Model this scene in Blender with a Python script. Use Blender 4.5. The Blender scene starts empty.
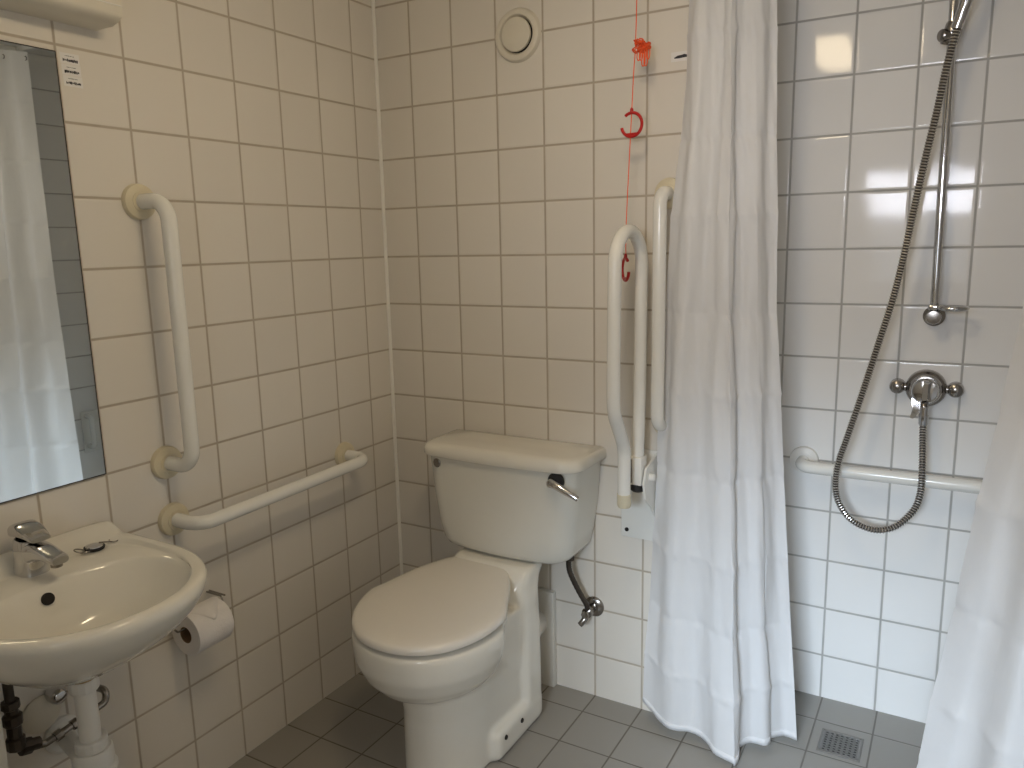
import bpy, bmesh, math, random
import numpy as np
from mathutils import Vector, Matrix
random.seed(7)
scn = bpy.context.scene
COL = scn.collection
PI = math.pi

# ------------------------------------------------------------------ node helpers
def new_mat(name):
    m = bpy.data.materials.new(name); m.use_nodes = True
    nt = m.node_tree; nt.nodes.clear()
    out = nt.nodes.new('ShaderNodeOutputMaterial')
    b = nt.nodes.new('ShaderNodeBsdfPrincipled')
    nt.links.new(b.outputs[0], out.inputs[0])
    return m, nt, b, out

def mth(nt, op, a, b=None, c=None):
    n = nt.nodes.new('ShaderNodeMath'); n.operation = op
    for i, v in enumerate((a, b, c)):
        if v is None: continue
        if isinstance(v, (int, float)): n.inputs[i].default_value = v
        else: nt.links.new(v, n.inputs[i])
    return n.outputs[0]

def mixc(nt, f, a, b):
    n = nt.nodes.new('ShaderNodeMix'); n.data_type = 'RGBA'
    if isinstance(f, (int, float)): n.inputs[0].default_value = f
    else: nt.links.new(f, n.inputs[0])
    for i, v in ((6, a), (7, b)):
        if isinstance(v, tuple): n.inputs[i].default_value = (*v, 1)
        else: nt.links.new(v, n.inputs[i])
    return n.outputs[2]

def noise(nt, scale, detail=3, vec=None, rough=.55):
    n = nt.nodes.new('ShaderNodeTexNoise'); n.inputs['Scale'].default_value = scale
    n.inputs['Detail'].default_value = detail; n.inputs['Roughness'].default_value = rough
    if vec is None:
        g = nt.nodes.new('ShaderNodeTexCoord'); vec = g.outputs['Object']
    nt.links.new(vec, n.inputs['Vector'])
    return n.outputs[0]

def plain(name, col, rough=.4, metal=0, spec=.5, var=.06, scale=9, bump=0, bscale=60, coat=0):
    m, nt, b, _ = new_mat(name)
    f = noise(nt, scale)
    dark = tuple(c * (1 - var) for c in col); lite = tuple(min(1, c * (1 + var)) for c in col)
    nt.links.new(mixc(nt, f, dark, lite), b.inputs['Base Color'])
    b.inputs['Roughness'].default_value = rough
    b.inputs['Metallic'].default_value = metal
    b.inputs['Specular IOR Level'].default_value = spec
    b.inputs['Coat Weight'].default_value = coat
    if bump:
        bn = nt.nodes.new('ShaderNodeBump'); bn.inputs['Distance'].default_value = bump
        nt.links.new(noise(nt, bscale), bn.inputs['Height']); nt.links.new(bn.outputs[0], b.inputs['Normal'])
    return m

def tile_mat(name, ax, pu, ou, pv, ov, tile, grout, gw=.0054, rough=.07, tilt=.0012, var=.05, depth=.0007):
    """square glazed tiles laid on a plane; ax = the two world axes of the plane"""
    m, nt, b, _ = new_mat(name)
    g = nt.nodes.new('ShaderNodeNewGeometry')
    s = nt.nodes.new('ShaderNodeSeparateXYZ'); nt.links.new(g.outputs['Position'], s.inputs[0])
    U = mth(nt, 'DIVIDE', mth(nt, 'SUBTRACT', s.outputs[ax[0]], ou), pu)
    V = mth(nt, 'DIVIDE', mth(nt, 'SUBTRACT', s.outputs[ax[1]], ov), pv)
    fu, fv = mth(nt, 'FRACT', U), mth(nt, 'FRACT', V)
    du = mth(nt, 'MULTIPLY', mth(nt, 'MINIMUM', fu, mth(nt, 'SUBTRACT', 1, fu)), pu)
    dv = mth(nt, 'MULTIPLY', mth(nt, 'MINIMUM', fv, mth(nt, 'SUBTRACT', 1, fv)), pv)
    d = mth(nt, 'MINIMUM', du, dv)
    mr = nt.nodes.new('ShaderNodeMapRange'); mr.interpolation_type = 'SMOOTHSTEP'
    mr.inputs[1].default_value = gw * .32; mr.inputs[2].default_value = gw * .72
    nt.links.new(d, mr.inputs[0]); mask = mr.outputs[0]
    mr2 = nt.nodes.new('ShaderNodeMapRange'); mr2.interpolation_type = 'SMOOTHSTEP'
    mr2.inputs[1].default_value = gw * .2; mr2.inputs[2].default_value = gw * 1.5
    nt.links.new(d, mr2.inputs[0])
    cb = nt.nodes.new('ShaderNodeCombineXYZ')
    nt.links.new(mth(nt, 'FLOOR', U), cb.inputs[0]); nt.links.new(mth(nt, 'FLOOR', V), cb.inputs[1])
    wn = nt.nodes.new('ShaderNodeTexWhiteNoise'); wn.noise_dimensions = '3D'; nt.links.new(cb.outputs[0], wn.inputs['Vector'])
    sc = nt.nodes.new('ShaderNodeSeparateColor'); nt.links.new(wn.outputs['Color'], sc.inputs[0])
    t2 = tuple(c * (1 - var) for c in tile)
    tc = mixc(nt, sc.outputs[0], t2, tile)
    cloud = noise(nt, 5, 2, g.outputs['Position'])
    tc = mixc(nt, mth(nt, 'MULTIPLY', cloud, .25), tc, tuple(c * .93 for c in tile))
    gn = noise(nt, 14, 3, g.outputs['Position'])
    gc = mixc(nt, gn, tuple(c * .8 for c in grout), tuple(c * 1.15 for c in grout))
    nt.links.new(mixc(nt, mask, gc, tc), b.inputs['Base Color'])
    nt.links.new(mth(nt, 'ADD', mth(nt, 'MULTIPLY', mth(nt, 'SUBTRACT', 1, mask), .6), rough), b.inputs['Roughness'])
    tl = mth(nt, 'ADD', mth(nt, 'MULTIPLY', mth(nt, 'SUBTRACT', fu, .5), mth(nt, 'SUBTRACT', sc.outputs[1], .5)),
             mth(nt, 'MULTIPLY', mth(nt, 'SUBTRACT', fv, .5), mth(nt, 'SUBTRACT', sc.outputs[2], .5)))
    wav = mth(nt, 'MULTIPLY', noise(nt, 9, 1, g.outputs['Position']), .0007)
    h = mth(nt, 'ADD', mth(nt, 'MULTIPLY', mr2.outputs[0], depth), mth(nt, 'ADD', wav, mth(nt, 'MULTIPLY', tl, tilt)))
    b.inputs['Specular IOR Level'].default_value = .27
    bn = nt.nodes.new('ShaderNodeBump'); bn.inputs['Distance'].default_value = 1; bn.inputs['Strength'].default_value = 1
    nt.links.new(h, bn.inputs['Height']); nt.links.new(bn.outputs[0], b.inputs['Normal'])
    return m

def emit(name, col, strength, tex=None):
    m, nt, b, out = new_mat(name)
    b.inputs['Base Color'].default_value = (.8, .8, .8, 1)
    b.inputs['Emission Color'].default_value = (*col, 1)
    b.inputs['Emission Strength'].default_value = strength
    b.inputs['Roughness'].default_value = .5
    if tex:
        f = noise(nt, tex, 4)
        mm = nt.nodes.new('ShaderNodeMapRange'); mm.inputs[1].default_value = .3; mm.inputs[2].default_value = .7
        mm.inputs[3].default_value = strength * .55; mm.inputs[4].default_value = strength * 1.4
        nt.links.new(f, mm.inputs[0]); nt.links.new(mm.outputs[0], b.inputs['Emission Strength'])
    return m

# ------------------------------------------------------------------ palette
TILE = (.80, .755, .68); TILE_S = (.87, .86, .835)  # second colour: same tile, lightened in place of stronger light in the shower
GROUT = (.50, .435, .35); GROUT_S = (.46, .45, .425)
M = {}
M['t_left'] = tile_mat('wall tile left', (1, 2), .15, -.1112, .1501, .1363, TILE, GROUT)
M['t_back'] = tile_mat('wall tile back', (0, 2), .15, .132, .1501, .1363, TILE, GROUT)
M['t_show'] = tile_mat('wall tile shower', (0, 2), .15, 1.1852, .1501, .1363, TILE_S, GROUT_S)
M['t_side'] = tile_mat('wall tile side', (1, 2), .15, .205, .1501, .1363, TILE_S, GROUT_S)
M['t_floor'] = tile_mat('floor tile', (0, 1), .1505, .131, .1545, -.094, (.335, .315, .28), (.17, .15, .125), gw=.0042, rough=.32, tilt=.0004, var=.07)
M['t_floor_s'] = tile_mat('shower floor tile', (0, 1), .1505, 1.342, .159, .187, (.345, .335, .31), (.2, .19, .175), gw=.0042, rough=.3, tilt=.0004, var=.06)
M['ceil'] = plain('ceiling paint', (.8, .79, .76), .8, bump=.0006)
M['seal'] = plain('white sealant', (.90, .87, .80), .5)
M['porcelain'] = plain('glazed porcelain', (.80, .77, .69), .09, var=.015, coat=.3)
M['porcelain_w'] = plain('cistern porcelain', (.76, .745, .68), .13, var=.02, coat=.2)
M['lid'] = plain('seat plastic', (.80, .76, .69), .22, var=.015)
M['rail'] = plain('white coated steel', (.84, .83, .78), .16, var=.02)
M['yellowed'] = plain('yellowed plastic', (.70, .63, .46), .35, var=.09, scale=25)
M['whiteplast'] = plain('white plastic', (.80, .78, .73), .3, var=.03)
M['creamplast'] = plain('cream plastic', (.74, .69, .58), .35, var=.03)
M['chrome'] = plain('chrome', (.62, .62, .63), .09, metal=1, var=.05)
M['chrome_d'] = plain('dulled chrome', (.33, .31, .29), .22, metal=1, var=.2, scale=40)
M['hose'] = plain('hose chrome', (.66, .64, .61), .2, metal=1, var=.1)
M['groove'] = plain('hose groove', (.10, .09, .08), .4, metal=.7, var=.1)
M['brass'] = plain('tarnished brass', (.42, .31, .13), .4, metal=.8, var=.2, scale=30)
M['pipe_d'] = plain('old copper pipe', (.085, .072, .06), .35, metal=.8, var=.35, scale=30)
M['black'] = plain('black rubber', (.012, .012, .012), .6)
M['dark'] = plain('dark hole', (.02, .017, .015), .9)  # near-black, painted for the shade inside holes and recesses
M['ink'] = plain('black ink', (.025, .025, .03), .6)
M['paper'] = plain('sticker paper', (.82, .80, .77), .55, var=.02)
M['tissue'] = plain('tissue paper', (.84, .80, .77), .95, var=.03, bump=.0008, bscale=220)
M['card'] = plain('cardboard core', (.24, .15, .08), .9, var=.15)
M['orange'] = plain('orange cord', (.95, .13, .03), .6, var=.08, scale=200)
M['red'] = plain('red plastic', (.52, .012, .012), .35, var=.05)
M['grate'] = plain('drain steel', (.30, .29, .28), .38, metal=.85, var=.15, scale=50)
M['steelrim'] = plain('drain rim', (.22, .215, .205), .4, metal=.5, var=.1)
M['track'] = plain('white track', (.8, .8, .78), .35)
M['board'] = plain('white laminate', (.76, .74, .68), .35, var=.03)
M['edge'] = plain('mirror edge', (.03, .028, .025), .4)
# mirror
m, nt, b, _ = new_mat('mirror silver'); b.inputs['Metallic'].default_value = 1; b.inputs['Roughness'].default_value = .015
nt.links.new(mixc(nt, noise(nt, 2), (.72, .75, .72), (.76, .78, .75)), b.inputs['Base Color']); M['mirror'] = m
# curtain cloth, a little translucent
def cloth(name, col):
    m, nt, b, out = new_mat(name)
    f = noise(nt, 30, 3)
    c = mixc(nt, f, tuple(k * .97 for k in col), col)
    nt.links.new(c, b.inputs['Base Color'])
    b.inputs['Roughness'].default_value = .42; b.inputs['Specular IOR Level'].default_value = .35
    tr = nt.nodes.new('ShaderNodeBsdfTranslucent'); nt.links.new(c, tr.inputs[0])
    mx = nt.nodes.new('ShaderNodeMixShader'); mx.inputs[0].default_value = .28
    nt.links.new(b.outputs[0], mx.inputs[1]); nt.links.new(tr.outputs[0], mx.inputs[2]); nt.links.new(mx.outputs[0], out.inputs[0])
    g = nt.nodes.new('ShaderNodeTexCoord')
    mp = nt.nodes.new('ShaderNodeMapping'); mp.inputs['Scale'].default_value = (14, 14, 3.5); nt.links.new(g.outputs['Object'], mp.inputs[0])
    bn = nt.nodes.new('ShaderNodeBump'); bn.inputs['Distance'].default_value = .008; bn.inputs['Strength'].default_value = .35
    nt.links.new(noise(nt, 1.6, 4, mp.outputs[0]), bn.inputs['Height']); nt.links.new(bn.outputs[0], b.inputs['Normal'])
    return m
M['cloth'] = cloth('white polyester', (.92, .92, .925))
M['hem'] = cloth('white polyester hem', (.93, .93, .935))

# ------------------------------------------------------------------ mesh helpers
def obj(name, bm, mat, parent=None, smooth=True, angle=35, label=None):
    bmesh.ops.recalc_face_normals(bm, faces=bm.faces)
    me = bpy.data.meshes.new(name); bm.to_mesh(me); bm.free()
    mats = mat if isinstance(mat, (list, tuple)) else [mat]
    for k in mats: me.materials.append(M[k] if isinstance(k, str) else k)
    if smooth:
        for p in me.polygons: p.use_smooth = True
        me.set_sharp_from_angle(angle=math.radians(angle))
    o = bpy.data.objects.new(name, me); COL.objects.link(o)
    if parent:
        o.parent = parent
        o.matrix_parent_inverse = parent_world(parent).inverted()
    if label: o['label'] = label
    return o

def parent_world(o):
    m = Matrix.LocRotScale(o.location, o.rotation_euler, o.scale)
    if o.parent: return parent_world(o.parent) @ o.matrix_parent_inverse @ m
    return m

def thing(name, label, cat, loc=(0, 0, 0), group=None):
    o = bpy.data.objects.new(name, None); COL.objects.link(o); o.location = loc
    o.empty_display_size = .05
    o['label'] = label; o['category'] = cat
    if group: o['group'] = group
    return o

def tag(o, label, cat, group=None):
    o['label'] = label; o['category'] = cat
    if group: o['group'] = group
    return o

def struct(o, label=None):
    o['kind'] = 'structure'
    return o

def box(bm, x0, x1, y0, y1, z0, z1, bev=0, seg=3, mi=0):
    r = bmesh.ops.create_cube(bm, size=1)
    vs = r['verts']
    for v in vs:
        v.co = Vector(((x0 + x1) / 2 + v.co.x * (x1 - x0), (y0 + y1) / 2 + v.co.y * (y1 - y0), (z0 + z1) / 2 + v.co.z * (z1 - z0)))
    fs = set(f for v in vs for f in v.link_faces)
    for f in fs: f.material_index = mi
    if bev:
        es = list(set(e for v in vs for e in v.link_edges))
        bmesh.ops.bevel(bm, geom=es, offset=bev, segments=seg, profile=.5, affect='EDGES')
    return bm

def catmull(P, n=8, closed=False):
    P = [np.array(p, float) for p in P]; N = len(P); out = []
    for i in range(N if closed else N - 1):
        if closed: p0, p1, p2, p3 = P[(i - 1) % N], P[i], P[(i + 1) % N], P[(i + 2) % N]
        else: p0, p1, p2, p3 = P[max(i - 1, 0)], P[i], P[i + 1], P[min(i + 2, N - 1)]
        for k in range(n):
            t = k / n
            out.append(.5 * ((2 * p1) + (p2 - p0) * t + (2 * p0 - 5 * p1 + 4 * p2 - p3) * t * t + (3 * p1 - p0 - 3 * p2 + p3) * t ** 3))
    if not closed: out.append(P[-1])
    return out

def fillet(P, r, n=10):
    P = [Vector(p) for p in P]; out = [P[0]]
    for i in range(1, len(P) - 1):
        a, b, c = P[i - 1], P[i], P[i + 1]
        d1 = (a - b).normalized(); d2 = (c - b).normalized()
        ang = d1.angle(d2); rr = r[i - 1] if isinstance(r, (list, tuple)) else r
        if ang > PI - .02: out.append(b); continue
        L = min(rr / math.tan(ang / 2), (a - b).length * .49, (c - b).length * .49); rr = L * math.tan(ang / 2)
        ctr = b + (d1 + d2).normalized() * (rr / math.sin(ang / 2))
        p1 = b + d1 * L; p2 = b + d2 * L
        v1 = p1 - ctr; v2 = p2 - ctr; w = v1.angle(v2)
        for k in range(n + 1):
            t = k / n
            out.append(ctr + (v1 * math.sin((1 - t) * w) + v2 * math.sin(t * w)) / math.sin(w))
    out.append(P[-1])
    return out

def tube(bm, P, r, seg=16, cap=True, mi=0):
    P = [Vector(p) for p in P]; N = len(P)
    T = []
    for i in range(N):
        t = (P[min(i + 1, N - 1)] - P[max(i - 1, 0)])
        T.append(t.normalized())
    ref = Vector((0, 0, 1)) if abs(T[0].z) < .9 else Vector((1, 0, 0))
    n = (ref - T[0] * ref.dot(T[0])).normalized()
    rings = []
    for i in range(N):
        n = (n - T[i] * n.dot(T[i])).normalized(); bb = T[i].cross(n)
        ri = r[i] if isinstance(r, (list, tuple, np.ndarray)) else r
        rings.append([bm.verts.new(P[i] + (n * math.cos(2 * PI * k / seg) + bb * math.sin(2 * PI * k / seg)) * ri) for k in range(seg)])
    for i in range(N - 1):
        for k in range(seg):
            f = bm.faces.new((rings[i][k], rings[i][(k + 1) % seg], rings[i + 1][(k + 1) % seg], rings[i + 1][k])); f.material_index = mi
    if cap:
        bm.faces.new(rings[0][::-1]).material_index = mi; bm.faces.new(rings[-1]).material_index = mi
    return bm

def lathe(bm, prof, origin, axis, seg=40, mi=0):
    """prof: list of (radius, distance along axis)"""
    axis = Vector(axis).normalized(); o = Vector(origin)
    ref = Vector((0, 0, 1)) if abs(axis.z) < .9 else Vector((1, 0, 0))
    n = (ref - axis * ref.dot(axis)).normalized(); b2 = axis.cross(n)
    rings = []
    for (r, h) in prof:
        if r < 1e-6: rings.append([bm.verts.new(o + axis * h)])
        else: rings.append([bm.verts.new(o + axis * h + (n * math.cos(2 * PI * k / seg) + b2 * math.sin(2 * PI * k / seg)) * r) for k in range(seg)])
    for A, B in zip(rings[:-1], rings[1:]):
        for k in range(seg):
            a = [A[k % len(A)], A[(k + 1) % len(A)]] if len(A) > 1 else [A[0]]
            c = [B[(k + 1) % len(B)], B[k % len(B)]] if len(B) > 1 else [B[0]]
            if len(a) + len(c) < 3: continue
            bm.faces.new(a + c).material_index = mi
    return bm

def loft(bm, rings, cap0=True, cap1=True, mi=0):
    R = [[bm.verts.new(p) for p in r] for r in rings]
    n = len(R[0])
    for A, B in zip(R[:-1], R[1:]):
        for k in range(n):
            bm.faces.new((A[k], A[(k + 1) % n], B[(k + 1) % n], B[k])).material_index = mi
    if cap0: bm.faces.new(R[0][::-1]).material_index = mi
    if cap1: bm.faces.new(R[-1]).material_index = mi
    return bm

def BM(): return bmesh.new()
def spow(c, e): return math.copysign(abs(c) ** e, c)

# ------------------------------------------------------------------ setting
H = 2.235; XR = 2.0; YF = -2.5; YS = .3132; XA = 1.04; TH = .1
def slab(name, x0, x1, y0, y1, z0, z1, mat): 
    return struct(obj(name, box(BM(), x0, x1, y0, y1, z0, z1), mat, smooth=False))
slab('wall_left', -TH, 0, YF - TH, TH, 0, H, 't_left')
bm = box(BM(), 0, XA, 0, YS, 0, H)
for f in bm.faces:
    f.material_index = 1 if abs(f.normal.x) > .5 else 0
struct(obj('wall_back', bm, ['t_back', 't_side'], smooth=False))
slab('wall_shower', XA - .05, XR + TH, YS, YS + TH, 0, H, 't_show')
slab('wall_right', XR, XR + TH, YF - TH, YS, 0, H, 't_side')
# wall with the window, behind the camera
WX0, WX1, WZ0, WZ1 = 1.08, 1.70, 1.06, 1.78
bm = BM()
box(bm, 0, WX0, YF - TH, YF, 0, H); box(bm, WX1, XR, YF - TH, YF, 0, H)
box(bm, WX0, WX1, YF - TH, YF, 0, WZ0); box(bm, WX0, WX1, YF - TH, YF, WZ1, H)
struct(obj('wall_front', bm, 't_show', smooth=False))
wf = BM()
for a in ((WX0, WX0 + .045, WZ0, WZ1), (WX1 - .045, WX1, WZ0, WZ1), (WX0 + .045, WX1 - .045, WZ0, WZ0 + .045),
          (WX0 + .045, WX1 - .045, WZ1 - .045, WZ1), (WX0 + .045, WX1 - .045, 1.45, 1.485)):
    box(wf, a[0], a[1], YF - .06, YF - .01, a[2], a[3], .004, 2)
win = struct(obj('window_1', wf, 'whiteplast'))
WIN_E = 2.6
M['pane_lo'] = emit('frosted pane', (.80, .90, 1.0), WIN_E, 60)
M['pane_hi'] = emit('frosted upper pane', (.80, .90, 1.0), WIN_E * .4, 60)
obj('pane', box(BM(), WX0 + .045, WX1 - .045, YF - .04, YF - .034, WZ0 + .045, 1.45), 'pane_lo', win, False)
obj('pane', box(BM(), WX0 + .045, WX1 - .045, YF - .04, YF - .034, 1.485, WZ1 - .045), 'pane_hi', win, False)
obj('window_sill', box(BM(), WX0 - .03, WX1 + .03, YF - .005, YF + .04, WZ0 - .025, WZ0, .005), 'whiteplast', win)
# daylight coming in through the two frosted panes
def daylight(name, z, h, aim, spread, watt, col):
    ld = bpy.data.lights.new(name, 'AREA'); ld.shape = 'RECTANGLE'; ld.size = .52; ld.size_y = h
    ld.energy = watt; ld.color = col; ld.spread = math.radians(spread)
    lo = bpy.data.objects.new(name, ld); COL.objects.link(lo); lo.location = (1.39, YF + .045, z)
    lo.rotation_euler = (Vector(aim) - lo.location).to_track_quat('-Z', 'Y').to_euler()
daylight('daylight_lower_pane', 1.28, .34, (1.50, .3, -.40), 60, 2.35, (1, .99, .98))
daylight('daylight_lower_pane', 1.28, .34, (1.40, .3, .0), 40, 2.55, (.60, .79, 1))
daylight('daylight_upper_pane', 1.61, .25, (1.40, .3, 1.55), 52, 1.0, (.88, .90, 1))
# floor: one mesh, the shower part laid to its own joints
bm = BM()
def q(bm, x0, x1, y0, y1, mi):
    box(bm, x0, x1, y0, y1, -.08, 0, mi=mi)
q(bm, -TH, 1.1915, YF - TH, YS + TH, 0); q(bm, 1.1915, XR + TH, YF - TH, -.131, 0); q(bm, 1.1915, XR + TH, -.131, YS + TH, 1)
struct(obj('floor', bm, ['t_floor', 't_floor_s'], smooth=False))
slab('ceiling', -TH, XR + TH, YF - TH, YS + TH, H, H + .08, 'ceil')
# sealant bead in the corner
bm = BM(); tube(bm, [(.002, -.002, .0), (.002, -.002, H)], .0065, 10)
struct(obj('trim_1', bm, 'seal'))

# ------------------------------------------------------------------ ceiling lamp
LX, LY = 1.106, -1.01
t = thing('ceiling_lamp', 'small oblong warm glowing lamp on the ceiling', 'lamp', (LX, LY, H))
obj('lamp_base', box(BM(), LX - .072, LX + .072, LY - .18, LY + .18, H - .083, H, .008), 'whiteplast', t)
LAMP_E = 25.5
M['opal'] = emit('opal diffuser', (1.0, .80, .53), LAMP_E)
obj('diffuser', box(BM(), LX - .062, LX + .062, LY - .17, LY + .17, H - .150, H - .083, .012, 3), 'opal', t)

# ------------------------------------------------------------------ grab rails
def flange(o, ax, mat, parent, label=None, r=.04):
    bm = lathe(BM(), [(0, 0), (r, 0), (r, .006), (r * .95, .012), (r * .72, .0155), (.024, .017), (.024, .019), (0, .019)], o, ax, 40)
    return obj('flange', bm, mat, parent, label=label)
RR = .0172
def rail(name, label, pts, rad, flanges, ax, fmat):
    t = thing(name, label, 'grab rail', flanges[0], group='white tubular grab rails on the walls')
    bm = tube(BM(), fillet(pts, rad, 12), RR, 24)
    obj('bar', bm, 'rail', t)
    for f in flanges: flange(f, ax, fmat, t, label='yellowed round wall flange' if fmat == 'yellowed' else None)
    return t
y = -.863; xo = .090
rail('grab_rail', 'white upright grab rail on the left wall beside the mirror', [(.004, y, 1.482), (xo + .012, y, 1.482), (xo + .012, y, .876), (.004, y, .876)], .060,
     [(0, y, 1.482), (0, y, .876)], (1, 0, 0), 'yellowed')
rail('grab_rail', 'white horizontal grab rail on the left wall between basin and toilet', [(.004, -.860, .733), (.100, -.860, .733), (.100, -.252, .740), (.004, -.252, .740)], .056,
     [(0, -.860, .733), (0, -.252, .740)], (1, 0, 0), 'yellowed')
x = .947
rail('grab_rail', 'white upright grab rail on the back wall half hidden by the curtain', [(x, -.004, 1.49), (x, -.076, 1.49), (x, -.076, .884), (x, -.004, .884)], .052,
     [(x, 0, 1.49), (x, 0, .884)], (0, -1, 0), 'yellowed')
z = .735
rail('grab_rail', 'white horizontal grab rail on the shower wall below the mixer valve', [(1.258, YS - .004, z), (1.258, YS - .078, z), (1.87, YS - .078, z), (1.87, YS - .004, z)], .052,
     [(1.258, YS, z), (1.87, YS, z)], (0, -1, 0), 'whiteplast')

# ------------------------------------------------------------------ fold up support rail
t = thing('fold_up_rail', 'white hinged support rail folded up beside the toilet cistern', 'support rail', (.89, 0, .53))
XF = .89
P = []
top = 1.335
arm_r = (.897, -.068); arm_f = (.893, -.240)
pts = [(.899, -.094, .79), (.899, -.082, .95), (.897, -.070, 1.30)]
cy = (arm_r[1] + arm_f[1]) / 2; rad = (arm_r[1] - arm_f[1]) / 2
arc = []
for k in range(17):
    a = PI * k / 16
    arc.append((.897 - .004 * k / 16, cy + rad * math.cos(a), 1.312 + rad * .98 * math.sin(a)))
front = [(.893, -.241, 1.25), (.893, -.246, 1.04), 0, 0, 0, (.891, -.168, .715)]
path = catmull([pts[0], pts[1], (.898, -.074, 1.15)], 6)[:-1] + catmull([(.898, -.074, 1.15), (.897, -.068, 1.29)], 4)[:-1] + [np.array(a) for a in arc] + \
    [np.array(front[0])] + [Vector(p) for p in fillet([front[0], front[1], (.893, -.246, .955), (.891, -.168, .845), front[5]], .09, 8)][1:]
obj('loop', tube(BM(), path, .0168, 22), 'rail', t)
obj('end_cap', lathe(BM(), [(0, 0), (.0185, 0), (.0185, .03), (.016, .036), (0, .037)], (.891, -.168, .72), (0, 0, -1), 28), 'yellowed', t, label='cream end cap')
bm = BM(); box(bm, .818, .965, -.008, 0, .535, .80, .003, 2)
pl = obj('wall_plate', bm, 'rail', t)
obj('screw', lathe(BM(), [(0, 0), (.006, 0), (.006, .002), (0, .003)], (.836, -.008, .558), (0, -1, 0), 16), 'dark', pl)
# side cheek that carries the hinge
bm = BM()
prof = [(-.008, .795), (-.10, .775), (-.118, .735), (-.105, .69), (-.06, .655), (-.008, .60)]
for xx in (.925,):
    a = [bm.verts.new((xx - .003, p[0], p[1])) for p in prof]; c = [bm.verts.new((xx + .003, p[0], p[1])) for p in prof]
    bm.faces.new(a); bm.faces.new(c[::-1])
    for k in range(len(prof)): bm.faces.new((a[k], a[(k + 1) % len(prof)], c[(k + 1) % len(prof)], c[k]))
obj('hinge_cheek', bm, 'rail', t, angle=20)
obj('pivot_bolt', lathe(BM(), [(0, 0), (.011, 0), (.010, .012), (.007, .015), (0, .016)], (.928, -.075, .745), (1, 0, 0), 20), 'rail', t)
bm = BM(); box(bm, .885, .919, -.116, -.074, .728, .806, .004, 2)
hs = obj('hinge_sleeve', bm, 'rail', t)
obj('sleeve_seam', box(BM(), .888, .892, -.1175, -.10, .735, .80), 'chrome_d', hs, label='grey metal seam')
obj('hinge_gap', lathe(BM(), [(0, 0), (.021, 0), (.021, .016), (.014, .022), (0, .022)], (.901, -.096, .730), (0, 0, -1), 24), 'black', t, label='dark gap below the hinge sleeve')  # black disc painted in for the shaded gap under the sleeve

# ------------------------------------------------------------------ emergency pull cord
t = thing('pull_cord', 'orange emergency pull cord with red rings hanging beside the fold up rail', 'pull cord', (.889, -.09, H))
obj('ceiling_rose', lathe(BM(), [(0, 0), (.035, 0), (.035, .012), (.02, .03), (.006, .034), (0, .034)], (.889, -.09, H), (0, 0, -1), 32), 'whiteplast', t)
cord = [(.889, -.09, H - .02), (.8875, -.09, 2.0), (.8845, -.09, 1.85), (.880, -.09, 1.78), (.876, -.09, 1.70), (.872, -.09, 1.62), (.862, -.09, 1.41), (.862, -.09, 1.335)]
obj('cord', tube(BM(), catmull(cord, 6), .0013, 8), 'orange', t)
bm = BM(); rnd = random.Random(5)
for k in range(26):
    cx, cz = .892 + rnd.uniform(-.013, .026), 1.838 + rnd.uniform(-.012, .014)
    if cx > .907: cz = 1.836 + rnd.uniform(-.004, .008)
    r1 = rnd.uniform(.004, .009); n = Vector((rnd.uniform(-1, 1), rnd.uniform(-1, 1), rnd.uniform(-1, 1))).normalized()
    u = n.orthogonal().normalized(); v = n.cross(u)
    L = [Vector((cx, -.09 + rnd.uniform(-.006, .006), cz)) + (u * math.cos(a) + v * math.sin(a)) * r1 for a in [2 * PI * q / 10 for q in range(11)]]
    tube(bm, L, .0016, 6, False)
for k in range(5):
    cx = .894 + .006 * k; zz = 1.805 - (.014 if k in (2, 3) else 0)
    L = catmull([(cx - .003, -.092, 1.835), (cx - .004, -.094, zz + .008), (cx, -.094, zz), (cx + .004, -.093, zz + .008), (cx + .003, -.09, 1.835)], 5)
    tube(bm, L, .0014, 6, False)
obj('tangled_knot', bm, 'orange', t)
def cring(c, rot, r=.0285):
    bm = BM()
    A = [math.radians(d) for d in np.linspace(128, -168, 34)]
    tube(bm, [(r * math.cos(a), 0, r * math.sin(a)) for a in A], .0040, 10)
    # solid segment at the foot of the ring
    ch = -.70
    pr = [(r * math.cos(a), r * math.sin(a)) for a in np.linspace(PI + math.asin(-ch), 2 * PI - math.asin(-ch), 12)]
    f = [bm.verts.new((p[0], -.003, p[1])) for p in pr]; g = [bm.verts.new((p[0], .003, p[1])) for p in pr]
    bm.faces.new(f); bm.faces.new(g[::-1])
    for k in range(len(pr)): bm.faces.new((f[k], f[(k + 1) % len(pr)], g[(k + 1) % len(pr)], g[k]))
    lathe(bm, [(0, 0), (.0048, .001), (.0042, .009), (.002, .012), (0, .012)], (0, 0, r), (0, 0, 1), 12)
    bmesh.ops.transform(bm, matrix=Matrix.Translation(c) @ Matrix.Rotation(rot, 4, 'Z'), verts=bm.verts)
    return bm
obj('pull_ring', cring((.8755, -.09, 1.657), -.12), 'red', t, label='red ring')
obj('pull_ring', cring((.861, -.09, 1.299), 2.25), 'red', t, label='red ring')

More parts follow.
